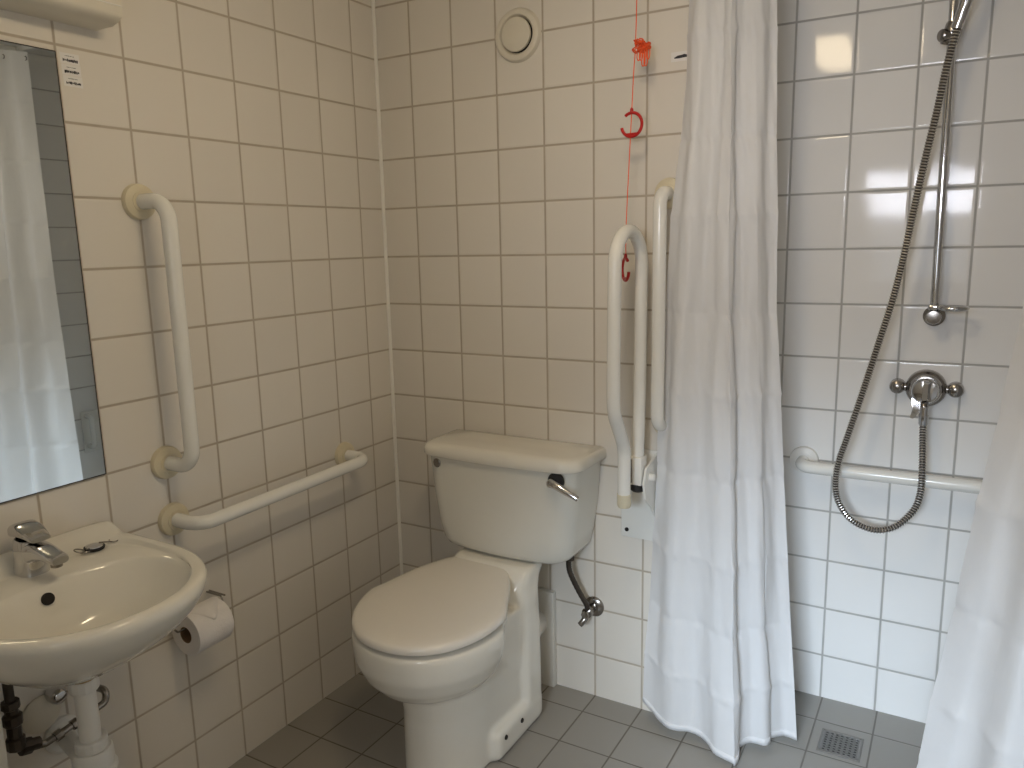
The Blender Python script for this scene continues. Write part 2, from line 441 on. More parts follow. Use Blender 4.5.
# ------------------------------------------------------------------ extractor vent
c = (.506, 0, 1.937)
t = thing('air_vent', 'round cream air vent high on the back wall', 'air vent', c)
obj('vent_rim', lathe(BM(), [(.046, .002), (.050, .010), (.053, .014), (.060, .015), (.067, .012), (.0705, .006), (.0715, 0)], c, (0, -1, 0), 56), 'creamplast', t)
obj('vent_recess', lathe(BM(), [(0, .001), (.054, .001), (.054, .0125)], c, (0, -1, 0), 40), 'dark', t)
obj('vent_disc', lathe(BM(), [(0, .003), (.0435, .006), (.0455, .012), (.0445, .017), (.041, .0185), (0, .020)], c, (0, -1, 0), 56), 'creamplast', t)

# ------------------------------------------------------------------ stickers
def scribble(bm, o, u, v, n, w, h, seed):
    """a row of small dark bars and blots, like the illegible printing on the labels"""
    rnd = random.Random(seed); o, u, v, n = map(Vector, (o, u, v, n)); k = 0
    while k < w:
        ww = rnd.uniform(.0010, .0028); hh = h * rnd.uniform(.45, 1.0); dz = rnd.uniform(-.1, .1) * h
        P = [o + u * k + v * (dz - hh / 2), o + u * (k + ww) + v * (dz - hh / 2), o + u * (k + ww) + v * (dz + hh / 2), o + u * k + v * (dz + hh / 2)]
        a = [bm.verts.new(p) for p in P]; c = [bm.verts.new(p + n * .00025) for p in P]
        bm.faces.new(c)
        for i in range(4): bm.faces.new((a[i], a[(i + 1) % 4], c[(i + 1) % 4], c[i]))
        k += ww + rnd.uniform(.0001, .0009)
for i, (z, nm) in enumerate(((1.764, 'topmost of the three white stickers on the tile beside the mirror'),
                             (1.742, 'middle of the three white stickers on the tile beside the mirror'),
                             (1.720, 'lowest of the three white stickers on the tile beside the mirror'))):
    y0 = -1.003 + .001 * i
    s = obj('sticker', box(BM(), 0, .0004, y0, y0 + .040, z - .0105, z + .0105), 'paper', None, False)
    tag(s, nm, 'sticker', 'white stickers on the left wall')
    bm = BM(); scribble(bm, (.0004, y0 + .005, z - .0035), (0, 1, 0), (0, 0, 1), (1, 0, 0), .030, .006, i + 1)
    scribble(bm, (.0004, y0 + .010, z + .005), (0, 1, 0), (0, 0, 1), (1, 0, 0), .019, .0012, i + 9)
    obj('printing', bm, 'ink', s, False)
s = obj('sticker', box(BM(), .945, .991, -.0004, 0, 1.811, 1.834), 'paper', None, False)
tag(s, 'white sticker with a black mark on the back wall beside the curtain top', 'sticker')
bm = BM()
P = [(.953, 1.8185), (.962, 1.818), (.990, 1.8195), (.989, 1.824), (.978, 1.827), (.972, 1.8255), (.962, 1.825), (.953, 1.821)]
a = [bm.verts.new((p[0], -.0004, p[1])) for p in P]; cc = [bm.verts.new((p[0], -.0008, p[1])) for p in P]
bm.faces.new(cc)
for i in range(len(P)): bm.faces.new((a[i], a[(i + 1) % len(P)], cc[(i + 1) % len(P)], cc[i]))
obj('printing', bm, 'ink', s, False)

# ------------------------------------------------------------------ mirror and box above
t = thing('wall_mirror', 'frameless mirror on the left wall above the basin', 'mirror', (0, -1.23, .89))
obj('mirror_glass', box(BM(), .002, .006, -1.445, -1.0165, .891, 1.771), 'mirror', t, False)
obj('mirror_backing', box(BM(), 0, .0052, -1.447, -1.0135, .8885, 1.7735), 'edge', t, False, label='dark edge')
t = thing('wall_light', 'cream unlit box fitting on the left wall above the mirror', 'wall light', (0, -1.23, 1.83))
bm = BM()
prof = [(0, 1.831), (.050, 1.833), (.076, 1.836), (.088, 1.842), (.0925, 1.850), (.0925, 1.938), (.085, 1.945), (0, 1.945)]
r0 = [(p[0], -.914, p[1]) for p in prof]; r1 = [(p[0], -1.54, p[1]) for p in prof]
loft(bm, [r0, r1]); bmesh.ops.bevel(bm, geom=[e for e in bm.edges if all(abs(v.co.y + .914) < 1e-4 for v in e.verts)], offset=.004, segments=3, affect='EDGES')
obj('housing', bm, 'creamplast', t)
obj('base_strip', box(BM(), 0, .0935, -1.536, -.917, 1.864, 1.8665, .001, 1), 'whiteplast', t)

# ------------------------------------------------------------------ wash basin
BY = -1.23
def bring(cx, af, ar, bb, z, nf=2.25, nr=2.25, n=96, zf=None, cy=BY):
    out = []
    for k in range(n):
        a = 2 * PI * k / n; c, s = math.cos(a), math.sin(a)
        e = 2 / (nf if c >= 0 else nr)
        xx = cx + spow(c, e) * (af if c >= 0 else ar); yy = cy + spow(s, e) * bb
        out.append((max(xx, .0), yy, z if zf is None else zf(xx)))
    return out
t = thing('wash_basin', 'white wall hung wash basin under the mirror', 'basin', (0, BY, .76))
def rimz(dz):
    # the back strip against the wall stands up behind the ledge, the front rolls over evenly
    return lambda xx: .756 + dz + .026 * max(0, min(1, (.040 - xx) / .020))
R = [bring(.205, .034, .034, .034, .594), bring(.205, .06, .06, .06, .596, 2.2, 2.2), bring(.20, .110, .14, .112, .613, 2.2, 2.6), bring(.20, .165, .20, .157, .648, 2.2, 3.0),
     bring(.20, .207, .20, .188, .679, 2.2, 3.6), bring(.20, .234, .20, .208, .708, 2.2, 4.5), bring(.20, .249, .20, .219, .732, 2.2, 5),
     bring(.20, .2530, .20, .2225, 0, 2.2, 8, zf=lambda x: rimz(-.012)(x)), bring(.20, .2525, .20, .2220, 0, 2.2, 8, zf=lambda x: rimz(-.002)(x)),
     bring(.20, .249, .199, .2185, 0, 2.2, 8, zf=lambda x: rimz(.0045)(x)), bring(.20, .242, .196, .212, 0, 2.2, 8, zf=lambda x: rimz(.007)(x)),
     bring(.20, .233, .186, .203, 0, 2.2, 8, zf=lambda x: rimz(.0062)(x)), bring(.20, .228, .173, .198, 0, 2.2, 4.8, zf=lambda x: rimz(.004)(x) if x < .3 else .7605),
     bring(.20, .226, .163, .196, 0, 2.2, 4.6, zf=lambda x: .7535 if x < .15 else .7535 + .006 * min(1, (x - .15) / .15)),
     bring(.225, .199, .165, .190, .7535, 2.2, 3.8),
     bring(.272, .150, .140, .184, .7520, 2.15, 2.6), bring(.272, .147, .1365, .181, .7495, 2.12, 2.5), bring(.272, .143, .131, .176, .742, 2.1, 2.45), bring(.271, .137, .125, .169, .726, 2.1, 2.4),
     bring(.268, .124, .113, .152, .697, 2.1, 2.3), bring(.260, .104, .093, .122, .665, 2, 2.1), bring(.248, .070, .058, .075, .644, 2, 2), bring(.24, .03, .03, .03, .638, 2, 2)]
bm = loft(BM(), R)
obj('bowl', bm, 'porcelain', t, angle=75)
obj('waste_outlet', lathe(BM(), [(0, .004), (.014, .003), (.020, .004), (.0225, .0025), (.0225, 0)], (.24, BY, .6382), (0, 0, 1), 32), 'chrome', t)
# overflow hole on the rear slope of the bowl
obj('overflow_hole', lathe(BM(), [(0, .004), (.0095, .004), (.0115, .003), (.0120, -.002)], (.1495, -1.245, .724), (.93, 0, .36), 28), 'dark', t, label='dark round overflow hole')

# ------------------------------------------------------------------ mixer tap on the basin
TZ = .754; TX = .062; TY = -1.222
t = thing('mixer_tap', 'chrome mixer tap on the rear ledge of the wash basin', 'tap', (TX, TY, TZ))
def rr(cx, cy, cz, a, b, n=2.6, tilt=0, seg=32):
    out = []
    for k in range(seg):
        q_ = 2 * PI * k / seg
        dx = spow(math.cos(q_), 2 / n) * a; dy = spow(math.sin(q_), 2 / n) * b
        out.append((cx + dx, cy + dy, cz + dx * tilt))
    return out
bm = loft(BM(), [rr(TX - .002, TY, TZ - .003, .032, .028), rr(TX - .002, TY, TZ + .004, .0325, .0282), rr(TX, TY, TZ + .025, .0305, .0265), rr(TX - .001, TY, TZ + .048, .0285, .0250), rr(TX - .001, TY, TZ + .066, .0255, .0235, tilt=-.06), rr(TX - .001, TY, TZ + .069, .023, .021, tilt=-.06)])
obj('tap_body', bm, 'chrome', t, angle=45)
def rx(x, cz, w, h, n=3, cy=TY, seg=28, slope=0):
    return [(x + slope * spow(math.sin(2 * PI * k / seg), 2 / n) * h, cy + spow(math.cos(2 * PI * k / seg), 2 / n) * w, cz + spow(math.sin(2 * PI * k / seg), 2 / n) * h) for k in range(seg)]
bm = loft(BM(), [rx(TX + .0, TZ + .040, .0235, .026), rx(TX + .022, TZ + .044, .0225, .022), rx(TX + .042, TZ + .0495, .0205, .0165), rx(TX + .064, TZ + .049, .019, .0125), rx(TX + .086, TZ + .046, .0178, .0100), rx(TX + .102, TZ + .0435, .017, .0088), rx(TX + .106, TZ + .0425, .0155, .007)])
sp = obj('spout', bm, 'chrome', t, angle=45)
obj('aerator', lathe(BM(), [(0, 0), (.0105, 0), (.0105, .010), (.009, .011), (0, .0105)], (TX + .090, TY, TZ + .038), (0, 0, -1), 24), 'chrome_d', sp)
bm = loft(BM(), [rx(TX - .030, TZ + .080, .012, .006), rx(TX - .028, TZ + .083, .022, .0135), rx(TX - .008, TZ + .0875, .0245, .0145), rx(TX + .015, TZ + .0860, .0245, .0120), rx(TX + .030, TZ + .0815, .022, .0085),
                 rx(TX + .043, TZ + .0765, .0195, .0062), rx(TX + .047, TZ + .075, .0185, .0045)])
lv = obj('lever', bm, 'chrome', t, angle=45)
obj('temperature_mark', lathe(BM(), [(0, 0), (.0022, 0), (.0022, .0006), (0, .0006)], (TX + .0252, TY, TZ + .060), (1, 0, .1), 12), 'red', t)

# ------------------------------------------------------------------ plug lying on the ledge
PC = Vector((.066, -1.096, .7545))
t = thing('basin_plug', 'black and chrome basin plug lying on the ledge beside the tap', 'plug', PC)
obj('plug_disc', lathe(BM(), [(0, 0), (.019, 0), (.021, .004), (.0205, .006), (.0, .0065)], PC, (0, 0, 1), 32), 'black', t)
obj('plug_cap', lathe(BM(), [(.0175, .0062), (.017, .0085), (.009, .0105), (.004, .012), (0, .012)], PC, (0, 0, 1), 32), 'chrome', t)
bm = BM()
def ringat(bm, c, r, tr, n):
    n = Vector(n).normalized(); u = n.orthogonal().normalized(); v = n.cross(u)
    tube(bm, [Vector(c) + (u * math.cos(2 * PI * k / 20) + v * math.sin(2 * PI * k / 20)) * r for k in range(21)], tr, 8, False)
ringat(bm, PC + Vector((-.003, -.030, .006)), .0105, .0014, (.2, .3, 1)); ringat(bm, PC + Vector((.010, -.026, .004)), .008, .0012, (-.3, .1, 1))
obj('split_ring', bm, 'chrome_d', t)
bm = BM(); tube(bm, catmull([PC + Vector((.0, .012, .010)), PC + Vector((-.003, .025, .006)), PC + Vector((-.002, .036, .003))], 6), .0016, 8)
ringat(bm, PC + Vector((-.004, .047, .003)), .0095, .0014, (.1, 0, 1))
obj('chain_link', bm, 'chrome_d', t)

# ------------------------------------------------------------------ waste trap below the basin
t = thing('bottle_trap', 'white plastic waste pipe and trap hanging below the wash basin', 'waste trap', (.20, BY, .574))
WX = .205; WY = BY - .0
obj('brass_nut', lathe(BM(), [(0, -.007), (.024, -.007), (.024, 0), (.0305, 0), (.0305, .012), (.026, .020), (0, .020)], (WX, WY, .588), (0, 0, -1), 12), 'brass', t, label='brass back nut', smooth=True, angle=20)
def nut(bm, z0, z1, r, n=14):
    lathe(bm, [(0, 0), (r * .96, 0), (r, .003), (r, z0 - z1 - .004), (r * .94, z0 - z1), (0, z0 - z1)], (WX, WY, z0), (0, 0, -1), n)
bm = BM(); nut(bm, .568, .543, .0275); obj('upper_nut', bm, 'whiteplast', t, angle=15)
obj('tail_pipe', lathe(BM(), [(0, 0), (.0195, 0), (.0195, .126), (0, .126)], (WX, WY, .548), (0, 0, -1), 32), 'whiteplast', t)
bm = BM(); nut(bm, .440, .416, .030); obj('lower_nut', bm, 'whiteplast', t, angle=15)
obj('trap_body', lathe(BM(), [(0, 0), (.034, 0), (.037, .004), (.038, .035), (.040, .037), (.042, .040), (.042, .046), (.039, .049), (.038, .09), (.030, .104), (0, .108)], (WX, WY, .418), (0, 0, -1), 40), 'whiteplast', t)
bm = tube(BM(), fillet([(WX - .02, WY + .004, .372), (.0, WY + .052, .350)], .02), .019, 24); obj('outlet_pipe', bm, 'whiteplast', t)
obj('wall_collar', lathe(BM(), [(0, 0), (.040, 0), (.040, .008), (.034, .014), (.022, .016), (0, .016)], (0, WY + .052, .350), (1, 0, 0), 32), 'whiteplast', t)

# ------------------------------------------------------------------ supply pipes under the basin
t = thing('supply_pipes', 'dark copper supply pipes with isolating valve under the basin', 'pipes', (.05, -1.29, .44))
px = .085
path = fillet([(px, -1.288, .415), (px, -1.255, .402), (px, -1.212, .407), (px, -1.125, .420), (px, -1.120, .445), (.02, -1.135, .452)], .012, 6)
obj('cross_pipe', tube(BM(), path, .0075, 16), 'chrome_d', t)
for (a, b_) in (((px, -1.236, .403), (px, -1.222, .406)), ((px, -1.200, .4085), (px, -1.188, .4105))):
    obj('coupling', tube(BM(), [a, b_], .0112, 8), 'chrome_d', t, angle=20)
bm = BM(); tube(bm, [(px, -1.307, .60), (px, -1.307, .50), (px, -1.307, .44)], [.009, .009, .0095], 16)
obj('riser_pipe', bm, 'pipe_d', t)
bm = lathe(BM(), [(0, 0), (.016, 0), (.0165, .014), (.012, .017), (.012, .026), (.0175, .03), (.0175, .048), (.013, .052), (.013, .075), (.017, .078), (.017, .10), (.01, .105), (0, .105)], (px, -1.307, .525), (0, 0, -1), 10)
obj('isolating_valve', bm, 'pipe_d', t, angle=25)
bm = lathe(BM(), [(0, 0), (.0165, 0), (.0165, .018), (.0125, .02), (.0125, .035), (.009, .037), (0, .037)], (px, -1.300, .421), (0, 1, -.28), 10)
obj('elbow_nut', bm, 'pipe_d', t, angle=25)
obj('wall_rosette', lathe(BM(), [(0, 0), (.040, 0), (.040, .004), (.032, .010), (.012, .012), (0, .012)], (0, -1.215, .418), (1, 0, 0), 36), 'creamplast', t, label='cream wall rosette')
obj('stop_valve', lathe(BM(), [(0, 0), (.016, 0), (.018, .006), (.018, .024), (.016, .032), (.012, .036), (0, .038)], (.0, -1.188, .452), (1, 0, 0), 24), 'chrome', t, label='chrome valve cap')
t = obj('pipe_boxing', box(BM(), 0, .145, -1.475, -1.3505, 0, .545, .004, 2), 'creamplast'); tag(t, 'cream boxed in pipe on the wall at the far side of the basin', 'pipe boxing')

# ------------------------------------------------------------------ toilet roll and holder
RC = Vector((.068, -.855, .466))
t = thing('roll_holder', 'bent wire toilet roll holder on the left wall beside the basin', 'roll holder', (0, -.79, .49))
bm = BM()
tube(bm, fillet([(.0, -.785, .512), (.055, -.785, .512), (.068, -.790, .4825), (.068, -.925, .4825), (.068, -.932, .492)], .008, 6), .0024, 10)
tube(bm, fillet([(.0, -.777, .512), (.058, -.777, .512)], .008, 6), .0024, 10)
obj('wire', bm, 'chrome_d', t)
t = thing('toilet_roll', 'white toilet roll hanging beside the basin', 'toilet roll', RC)
ax = (0, 1, 0); o = RC + Vector((0, -.05, 0))
bm = lathe(BM(), [(.0205, 0), (.0515, 0), (.0525, .002), (.0525, .098), (.0515, .10), (.0205, .10)], o, ax, 48)
obj('tissue', bm, 'tissue', t)
obj('core', lathe(BM(), [(.0205, .0002), (.0205, .0998), (.0190, .0998), (.0190, .0002), (.0205, .0002)], o, ax, 32), 'card', t)
bm = BM()                                                          # loose sheet folded to a point over the top
n = 14
g = []
for j in range(n + 1):
    a = math.radians(150 - 118 * j / n); r = .0532 + .0012 * math.sin(j * .5)
    half = .049 if j < 7 else .049 * (1 - (j - 7) / (n - 6.6) * .98)
    g.append([bm.verts.new((RC.x + r * math.cos(a), RC.y + .002 + s * half + (.012 if j > 7 else 0) * 0, RC.z + r * math.sin(a))) for s in (-1, 0, 1)])
for j in range(n):
    for k in range(2): bm.faces.new((g[j][k], g[j][k + 1], g[j + 1][k + 1], g[j + 1][k]))
fl = obj('loose_sheet', bm, 'tissue', t)
md = fl.modifiers.new('thick', 'SOLIDIFY'); md.thickness = .0008; md.offset = 1

# ------------------------------------------------------------------ toilet
XC = .500
t = thing('toilet', 'white close coupled toilet with closed lid against the back wall', 'toilet', (XC, -.35, 0))
def egg(z, yf, ym, yb, hw, hb, nf=2.1, nb=4, n=72, yaw=0, xc=None, py=-.19, tilt=0):
    out = []; x0 = XC if xc is None else xc; ca, sa = math.cos(math.radians(yaw)), math.sin(math.radians(yaw))
    for k in range(n):
        a = 2 * PI * k / n; c, s = math.cos(a), math.sin(a)      # s>0 : rear
        if s <= 0:
            dx, yy = spow(c, 2 / nf) * hw, ym + spow(s, 2 / nf) * (ym - yf)
        else:
            y_ = spow(s, 2 / nb) * (yb - ym); w = hw + (hb - hw) * min(1, (y_ / (yb - ym)) ** .8 if y_ > 0 else 0)
            dx, yy = spow(c, 2 / nb) * w, ym + y_
        dy = yy - py
        out.append((x0 + dx * ca - dy * sa, py + dx * sa + dy * ca, z + tilt * (dy + .51)))
    return out
bm = BM()
loft(bm, [egg(.0, -.582, -.40, -.160, .116, .130, 2.3, 9), egg(.02, -.581, -.40, -.162, .115, .128, 2.3, 9), egg(.085, -.579, -.40, -.165, .114, .122, 2.3, 8), egg(.18, -.58, -.40, -.168, .112, .118, 2.3, 7),
          egg(.30, -.60, -.42, -.168, .118, .120, 2.3, 7), egg(.38, -.62, -.42, -.17, .125, .122, 2.2, 7)])
box(bm, XC - .142, XC + .142, -.425, -.158, 0, .092, .022, 4)
YW = dict(yaw=5, xc=.455)
loft(bm, [egg(.235, -.570, -.45, -.33, .07, .05, 2, 2.2, **YW), egg(.25, -.612, -.46, -.30, .122, .10, 2, 2.2, **YW), egg(.272, -.646, -.465, -.27, .158, .115, 2, 2.4, **YW), egg(.303, -.672, -.465, -.25, .182, .118, 2.05, 2.5, **YW), egg(.343, -.689, -.465, -.23, .197, .122, 2.1, 2.6, **YW),
          egg(.378, -.691, -.465, -.21, .203, .124, 2.1, 2.7, **YW), egg(.404, -.691, -.465, -.2, .203, .124, 2.1, 2.7, **YW), egg(.413, -.686, -.465, -.2, .198, .12, 2.1, 2.7, **YW)])
# rear column that carries the cistern
loft(bm, [egg(.05, -.26, -.22, -.162, .140, .142, 5, 9), egg(.30, -.255, -.21, -.164, .138, .140, 5, 9), egg(.38, -.27, -.21, -.164, .135, .137, 4, 9), egg(.415, -.275, -.2, -.162, .131, .135, 3.2, 9), egg(.440, -.255, -.2, -.150, .130, .134, 4, 9), egg(.466, -.226, -.19, -.120, .130, .134, 5, 9), egg(.474, -.215, -.16, -.1, .125, .129, 5, 9)])
pan = obj('pan', bm, 'porcelain', t, angle=180)
md = pan.modifiers.new('union', 'REMESH'); md.mode = 'VOXEL'; md.voxel_size = .0055; md.use_smooth_shade = True
md = pan.modifiers.new('soften', 'SMOOTH'); md.factor = .5; md.iterations = 10
for (hy, hz) in ((-.385, .064), (-.297, .062)):
    obj('bolt_hole', lathe(BM(), [(0, .008), (.006, .008), (.007, .005), (.007, -.010)], (XC + .1368, hy, hz), (1, 0, 0), 20), 'dark', pan)
LY_ = dict(yaw=6, xc=.450, tilt=.045)
obj('seat', loft(BM(), [egg(z, -.674 + d, -.455, -.20, .184 - d, .115, 2.1, 2.7, yaw=6, xc=.450, tilt=.02) for z, d in ((.413, .003), (.415, 0), (.420, 0), (.423, .003))]), 'lid', t, angle=60)
def lidr_(z, d, k=1): return egg(z, -.691 + d, -.455, -.172 - d, .2035 - d, .130 - d * .8, 2.1, 2.7, **LY_)
bm = loft(BM(), [lidr_(.4235, .004), lidr_(.4245, .001), lidr_(.430, 0), lidr_(.437, .0015), lidr_(.4415, .0055), lidr_(.4440, .0125), lidr_(.4455, .035), lidr_(.4465, .10), lidr_(.4468, .15)])
obj('lid', bm, 'lid', t, angle=60)
for s in (-1, 1):
    obj('hinge', tube(BM(), [(.462 + s * .075 - .02, -.172 + s * .008, .446), (.462 + s * .075 + .02, -.172 + s * .008, .446)], .009, 16), 'lid', t)
# cistern
CX = .509
def dsec(z, hw, y0, y1, r, n=14, cx=CX, bow=.012):
    """D shaped plan: flat at the wall, rounded front corners, slightly bowed front"""
    out = [(cx - hw, y0, z), (cx + hw, y0, z)]
    m = 8
    for k in range(n + 1):
        a = -PI / 2 * k / n
        out.append((cx + hw - r + r * math.cos(a), y1 + r + r * math.sin(a), z))
    for k in range(1, m):
        u = 1 - 2 * k / m
        out.append((cx + u * (hw - r), y1 - bow * (1 - u * u), z))
    for k in range(n + 1):
        a = -PI / 2 - PI / 2 * k / n
        out.append((cx - hw + r + r * math.cos(a), y1 + r + r * math.sin(a), z))
    return out
body = [dsec(.477, .172, -.02, -.158, .05), dsec(.480, .190, -.014, -.172, .055), dsec(.488, .203, -.010, -.181, .058), dsec(.503, .213, -.008, -.187, .06), dsec(.55, .224, -.006, -.192, .06), dsec(.64, .236, -.006, -.196, .06), dsec(.765, .246, -.006, -.200, .06)]
def crown(r, hgt, hw=.25):
    return [(p[0], p[1], p[2] + hgt * (1 - ((p[0] - CX) / hw) ** 2)) for p in r]
cis = obj('cistern', loft(BM(), body), 'porcelain_w', t, angle=50)
lidr = [dsec(.760, .248, -.008, -.196, .06), dsec(.7615, .260, -.004, -.209, .062), dsec(.765, .2620, -.003, -.212, .063), dsec(.781, .2610, -.003, -.211, .063), crown(dsec(.789, .2575, -.004, -.207, .062), .004), crown(dsec(.7935, .250, -.007, -.199, .06), .007), crown(dsec(.7955, .236, -.012, -.186, .06), .008), crown(dsec(.797, .15, -.05, -.14, .04), .008)]
obj('cistern_lid', loft(BM(), lidr), 'porcelain', t, angle=50)
lev = thing_l = None
LP = Vector((.7025, -.2035, .737))
lv = obj('flush_lever', tube(BM(), catmull([LP + Vector((0, -.016, 0)), LP + Vector((.02, -.018, -.006)), LP + Vector((.052, -.017, -.021)), LP + Vector((.076, -.015, -.032))], 6), list(np.linspace(.0125, .0075, 19)), 18), 'chrome', t, label='chrome flush lever')
obj('lever_boss', lathe(BM(), [(0, -.004), (.012, -.004), (.012, .018), (.0105, .024), (0, .0255)], LP, (0, -1, 0), 24), 'chrome', lv)
obj('lever_backplate', lathe(BM(), [(0, -.006), (.0235, -.006), (.0235, .001), (.0215, .0025), (0, .0025)], LP + Vector((.006, 0, .002)), (0, -1, 0), 32), 'black', lv)
obj('lever_tip', lathe(BM(), [(0, 0), (.0072, 0), (.0072, .004), (0, .005)], LP + Vector((.0745, -.0152, -.0315)), (.88, .1, -.45), 16), 'chrome_d', lv)
obj('blanking_cap', lathe(BM(), [(0, -.004), (.0135, -.004), (.0135, .002), (.0115, .0035), (.010, .003), (0, .004)], (.315, -.199, .740), (-.1, -1, 0), 28), 'chrome_d', t, label='grey metal cap')

# cistern supply
t = thing('cistern_supply', 'dark braided supply hose and angle valve below the cistern', 'supply valve', (.742, 0, .298))
path = catmull([(.690, -.080, .486), (.684, -.078, .452), (.686, -.071, .418), (.704, -.060, .368), (.727, -.047, .315), (.727, -.043, .289)], 8)
rads = [.0076 + (.0008 if k % 2 else 0) for k in range(len(path))]
obj('braided_hose', tube(BM(), path, rads, 14), 'pipe_d', t)
obj('top_nut', lathe(BM(), [(0, 0), (.013, 0), (.013, .02), (.009, .022), (0, .022)], (.690, -.080, .484), (0, 0, -1), 8), 'pipe_d', t, angle=20)
obj('wall_rosette', lathe(BM(), [(0, 0), (.031, 0), (.031, .004), (.024, .010), (.012, .012), (0, .012)], (.731, 0, .294), (0, -1, 0), 32), 'chrome_d', t)
bm = lathe(BM(), [(0, 0), (.0135, 0), (.0135, .02), (.016, .022), (.016, .04), (.011, .043), (.011, .055), (0, .057)], (.727, -.008, .291), (0, -1, 0), 14)
obj('valve_body', bm, 'chrome_d', t, angle=25)
bm = BM(); tube(bm, catmull([(.727, -.045, .291), (.723, -.058, .273), (.713, -.066, .259)], 6), list(np.linspace(.010, .0085, 13)), 14)
obj('valve_handle', bm, 'chrome_d', t)

# boxing board and soil pipe behind the pan
s = obj('wall_board', box(BM(), .44, .602, -.022, 0, 0, .315, .002, 2), 'board'); tag(s, 'white board standing against the back wall behind the toilet pan', 'board')
bm = tube(BM(), [(.535, -.12, .21), (.535, -.022, .21)], .045, 32); lathe(bm, [(0, 0), (.051, 0), (.051, .03), (.047, .034), (0, .034)], (.535, -.10, .21), (0, 1, 0), 32)
s = obj('soil_pipe', bm, 'whiteplast'); tag(s, 'white soil pipe running from the toilet pan into the board', 'pipe')

# ------------------------------------------------------------------ shower curtains
def curtain(name, label, keys, z_hem, z_top, hemf, creases, vcount, seed, rail_pts):
    """keys: list of (z, plan control points); the cloth is a sheet through them with packing creases"""
    t = thing(name, label, 'shower curtain', (keys[-1][1][0][0], 0, z_top))
    NS = 8
    zs = [k[0] for k in keys]
    plans = [np.array(catmull([(p[0], p[1], 0) for p in k[1]], NS))[:, :2] for k in keys]
    nu = len(plans[0]); nz = 240
    rnd = np.random.RandomState(seed)
    ph = rnd.rand(20) * 6.28; 
    # arc length parameter of the lowest plan for the upright creases
    seglen = np.concatenate([[0], np.cumsum(np.linalg.norm(np.diff(plans[0], axis=0), axis=1))]); S = seglen / seglen[-1]
    grid = np.zeros((nz + 1, nu, 3))
    for j in range(nz + 1):
        w = j / nz; z = z_top + (z_hem - z_top) * w
        i = max(0, min(len(zs) - 2, next((q for q in range(len(zs) - 1) if z <= zs[q + 1]), len(zs) - 2)))
        f = (z - zs[i]) / (zs[i + 1] - zs[i]); f = max(0, min(1, f)); 
        P = plans[i] * (1 - f) + plans[i + 1] * f
        tan = np.gradient(P, axis=0); nrm = np.stack([tan[:, 1], -tan[:, 0]], 1); nrm /= np.linalg.norm(nrm, axis=1, keepdims=True) + 1e-9
        cr = 0
        for m_, zc in enumerate(creases):                       # horizontal packing creases
            d = abs(z - zc); cr += (1 if m_ % 2 else -1) * max(0, 1 - d / .075) * .0028 + (1 if m_ % 2 else -1) * math.exp(-(d / .006) ** 2) * .003
        vc = np.zeros(nu)
        for m_ in range(vcount):
            c0 = (m_ + .5) / vcount; vc += (1 if m_ % 2 else -1) * np.maximum(0, 1 - np.abs(S - c0) * vcount * 1.3) * .012
        wob = .0030 * np.sin(S * 31 + ph[0] + z * 3) * np.sin(z * 7 + ph[1]) + .0012 * np.sin(S * 53 + ph[2] - z * 11 + ph[3]) + .0005 * np.sin(S * 97 + ph[4] + z * 17)
        # little puckers near each crease
        pk = sum(math.exp(-((z - zc) / .03) ** 2) for zc in creases) * .0014 * np.sin(S * 75 + ph[5] + z * 60)
        P = P + nrm * (cr + vc * (.35 + .65 * w) + wob + pk)[:, None]
        zz = np.full(nu, z)
        zz = z + (hemf(S) if hemf is not None else 0) * max(0, (z_top - z) / (z_top - z_hem)) ** 3
        grid[j, :, 0] = P[:, 0]; grid[j, :, 1] = P[:, 1]; grid[j, :, 2] = zz
    def sheet(rows, off=0):
        bm = BM(); V = [[bm.verts.new(grid[j, k]) for k in range(nu)] for j in rows]
        for a in range(len(V) - 1):
            for k in range(nu - 1): bm.faces.new((V[a][k], V[a][k + 1], V[a + 1][k + 1], V[a + 1][k]))
        return bm
    hj = nz - 2
    sh = obj('curtain_cloth', sheet(range(0, hj + 1)), 'cloth', t, angle=180)
    hm = obj('hem', sheet(range(hj, nz + 1)), 'hem', t, angle=180)
    md = hm.modifiers.new('thick', 'SOLIDIFY'); md.thickness = .003; md.offset = 0
    for k in np.linspace(2, nu - 3, 9).astype(int):
        p = grid[3, k]; bm = BM()
        ringat(bm, (p[0], p[1], p[2] + .0), .008, .0018, (0, 1, 0))
        obj('eyelet', bm, 'chrome_d', t)
    return t
CR = [2.02, 1.86, 1.615, 1.43, 1.185, .98, .76, .54, .35, .185]
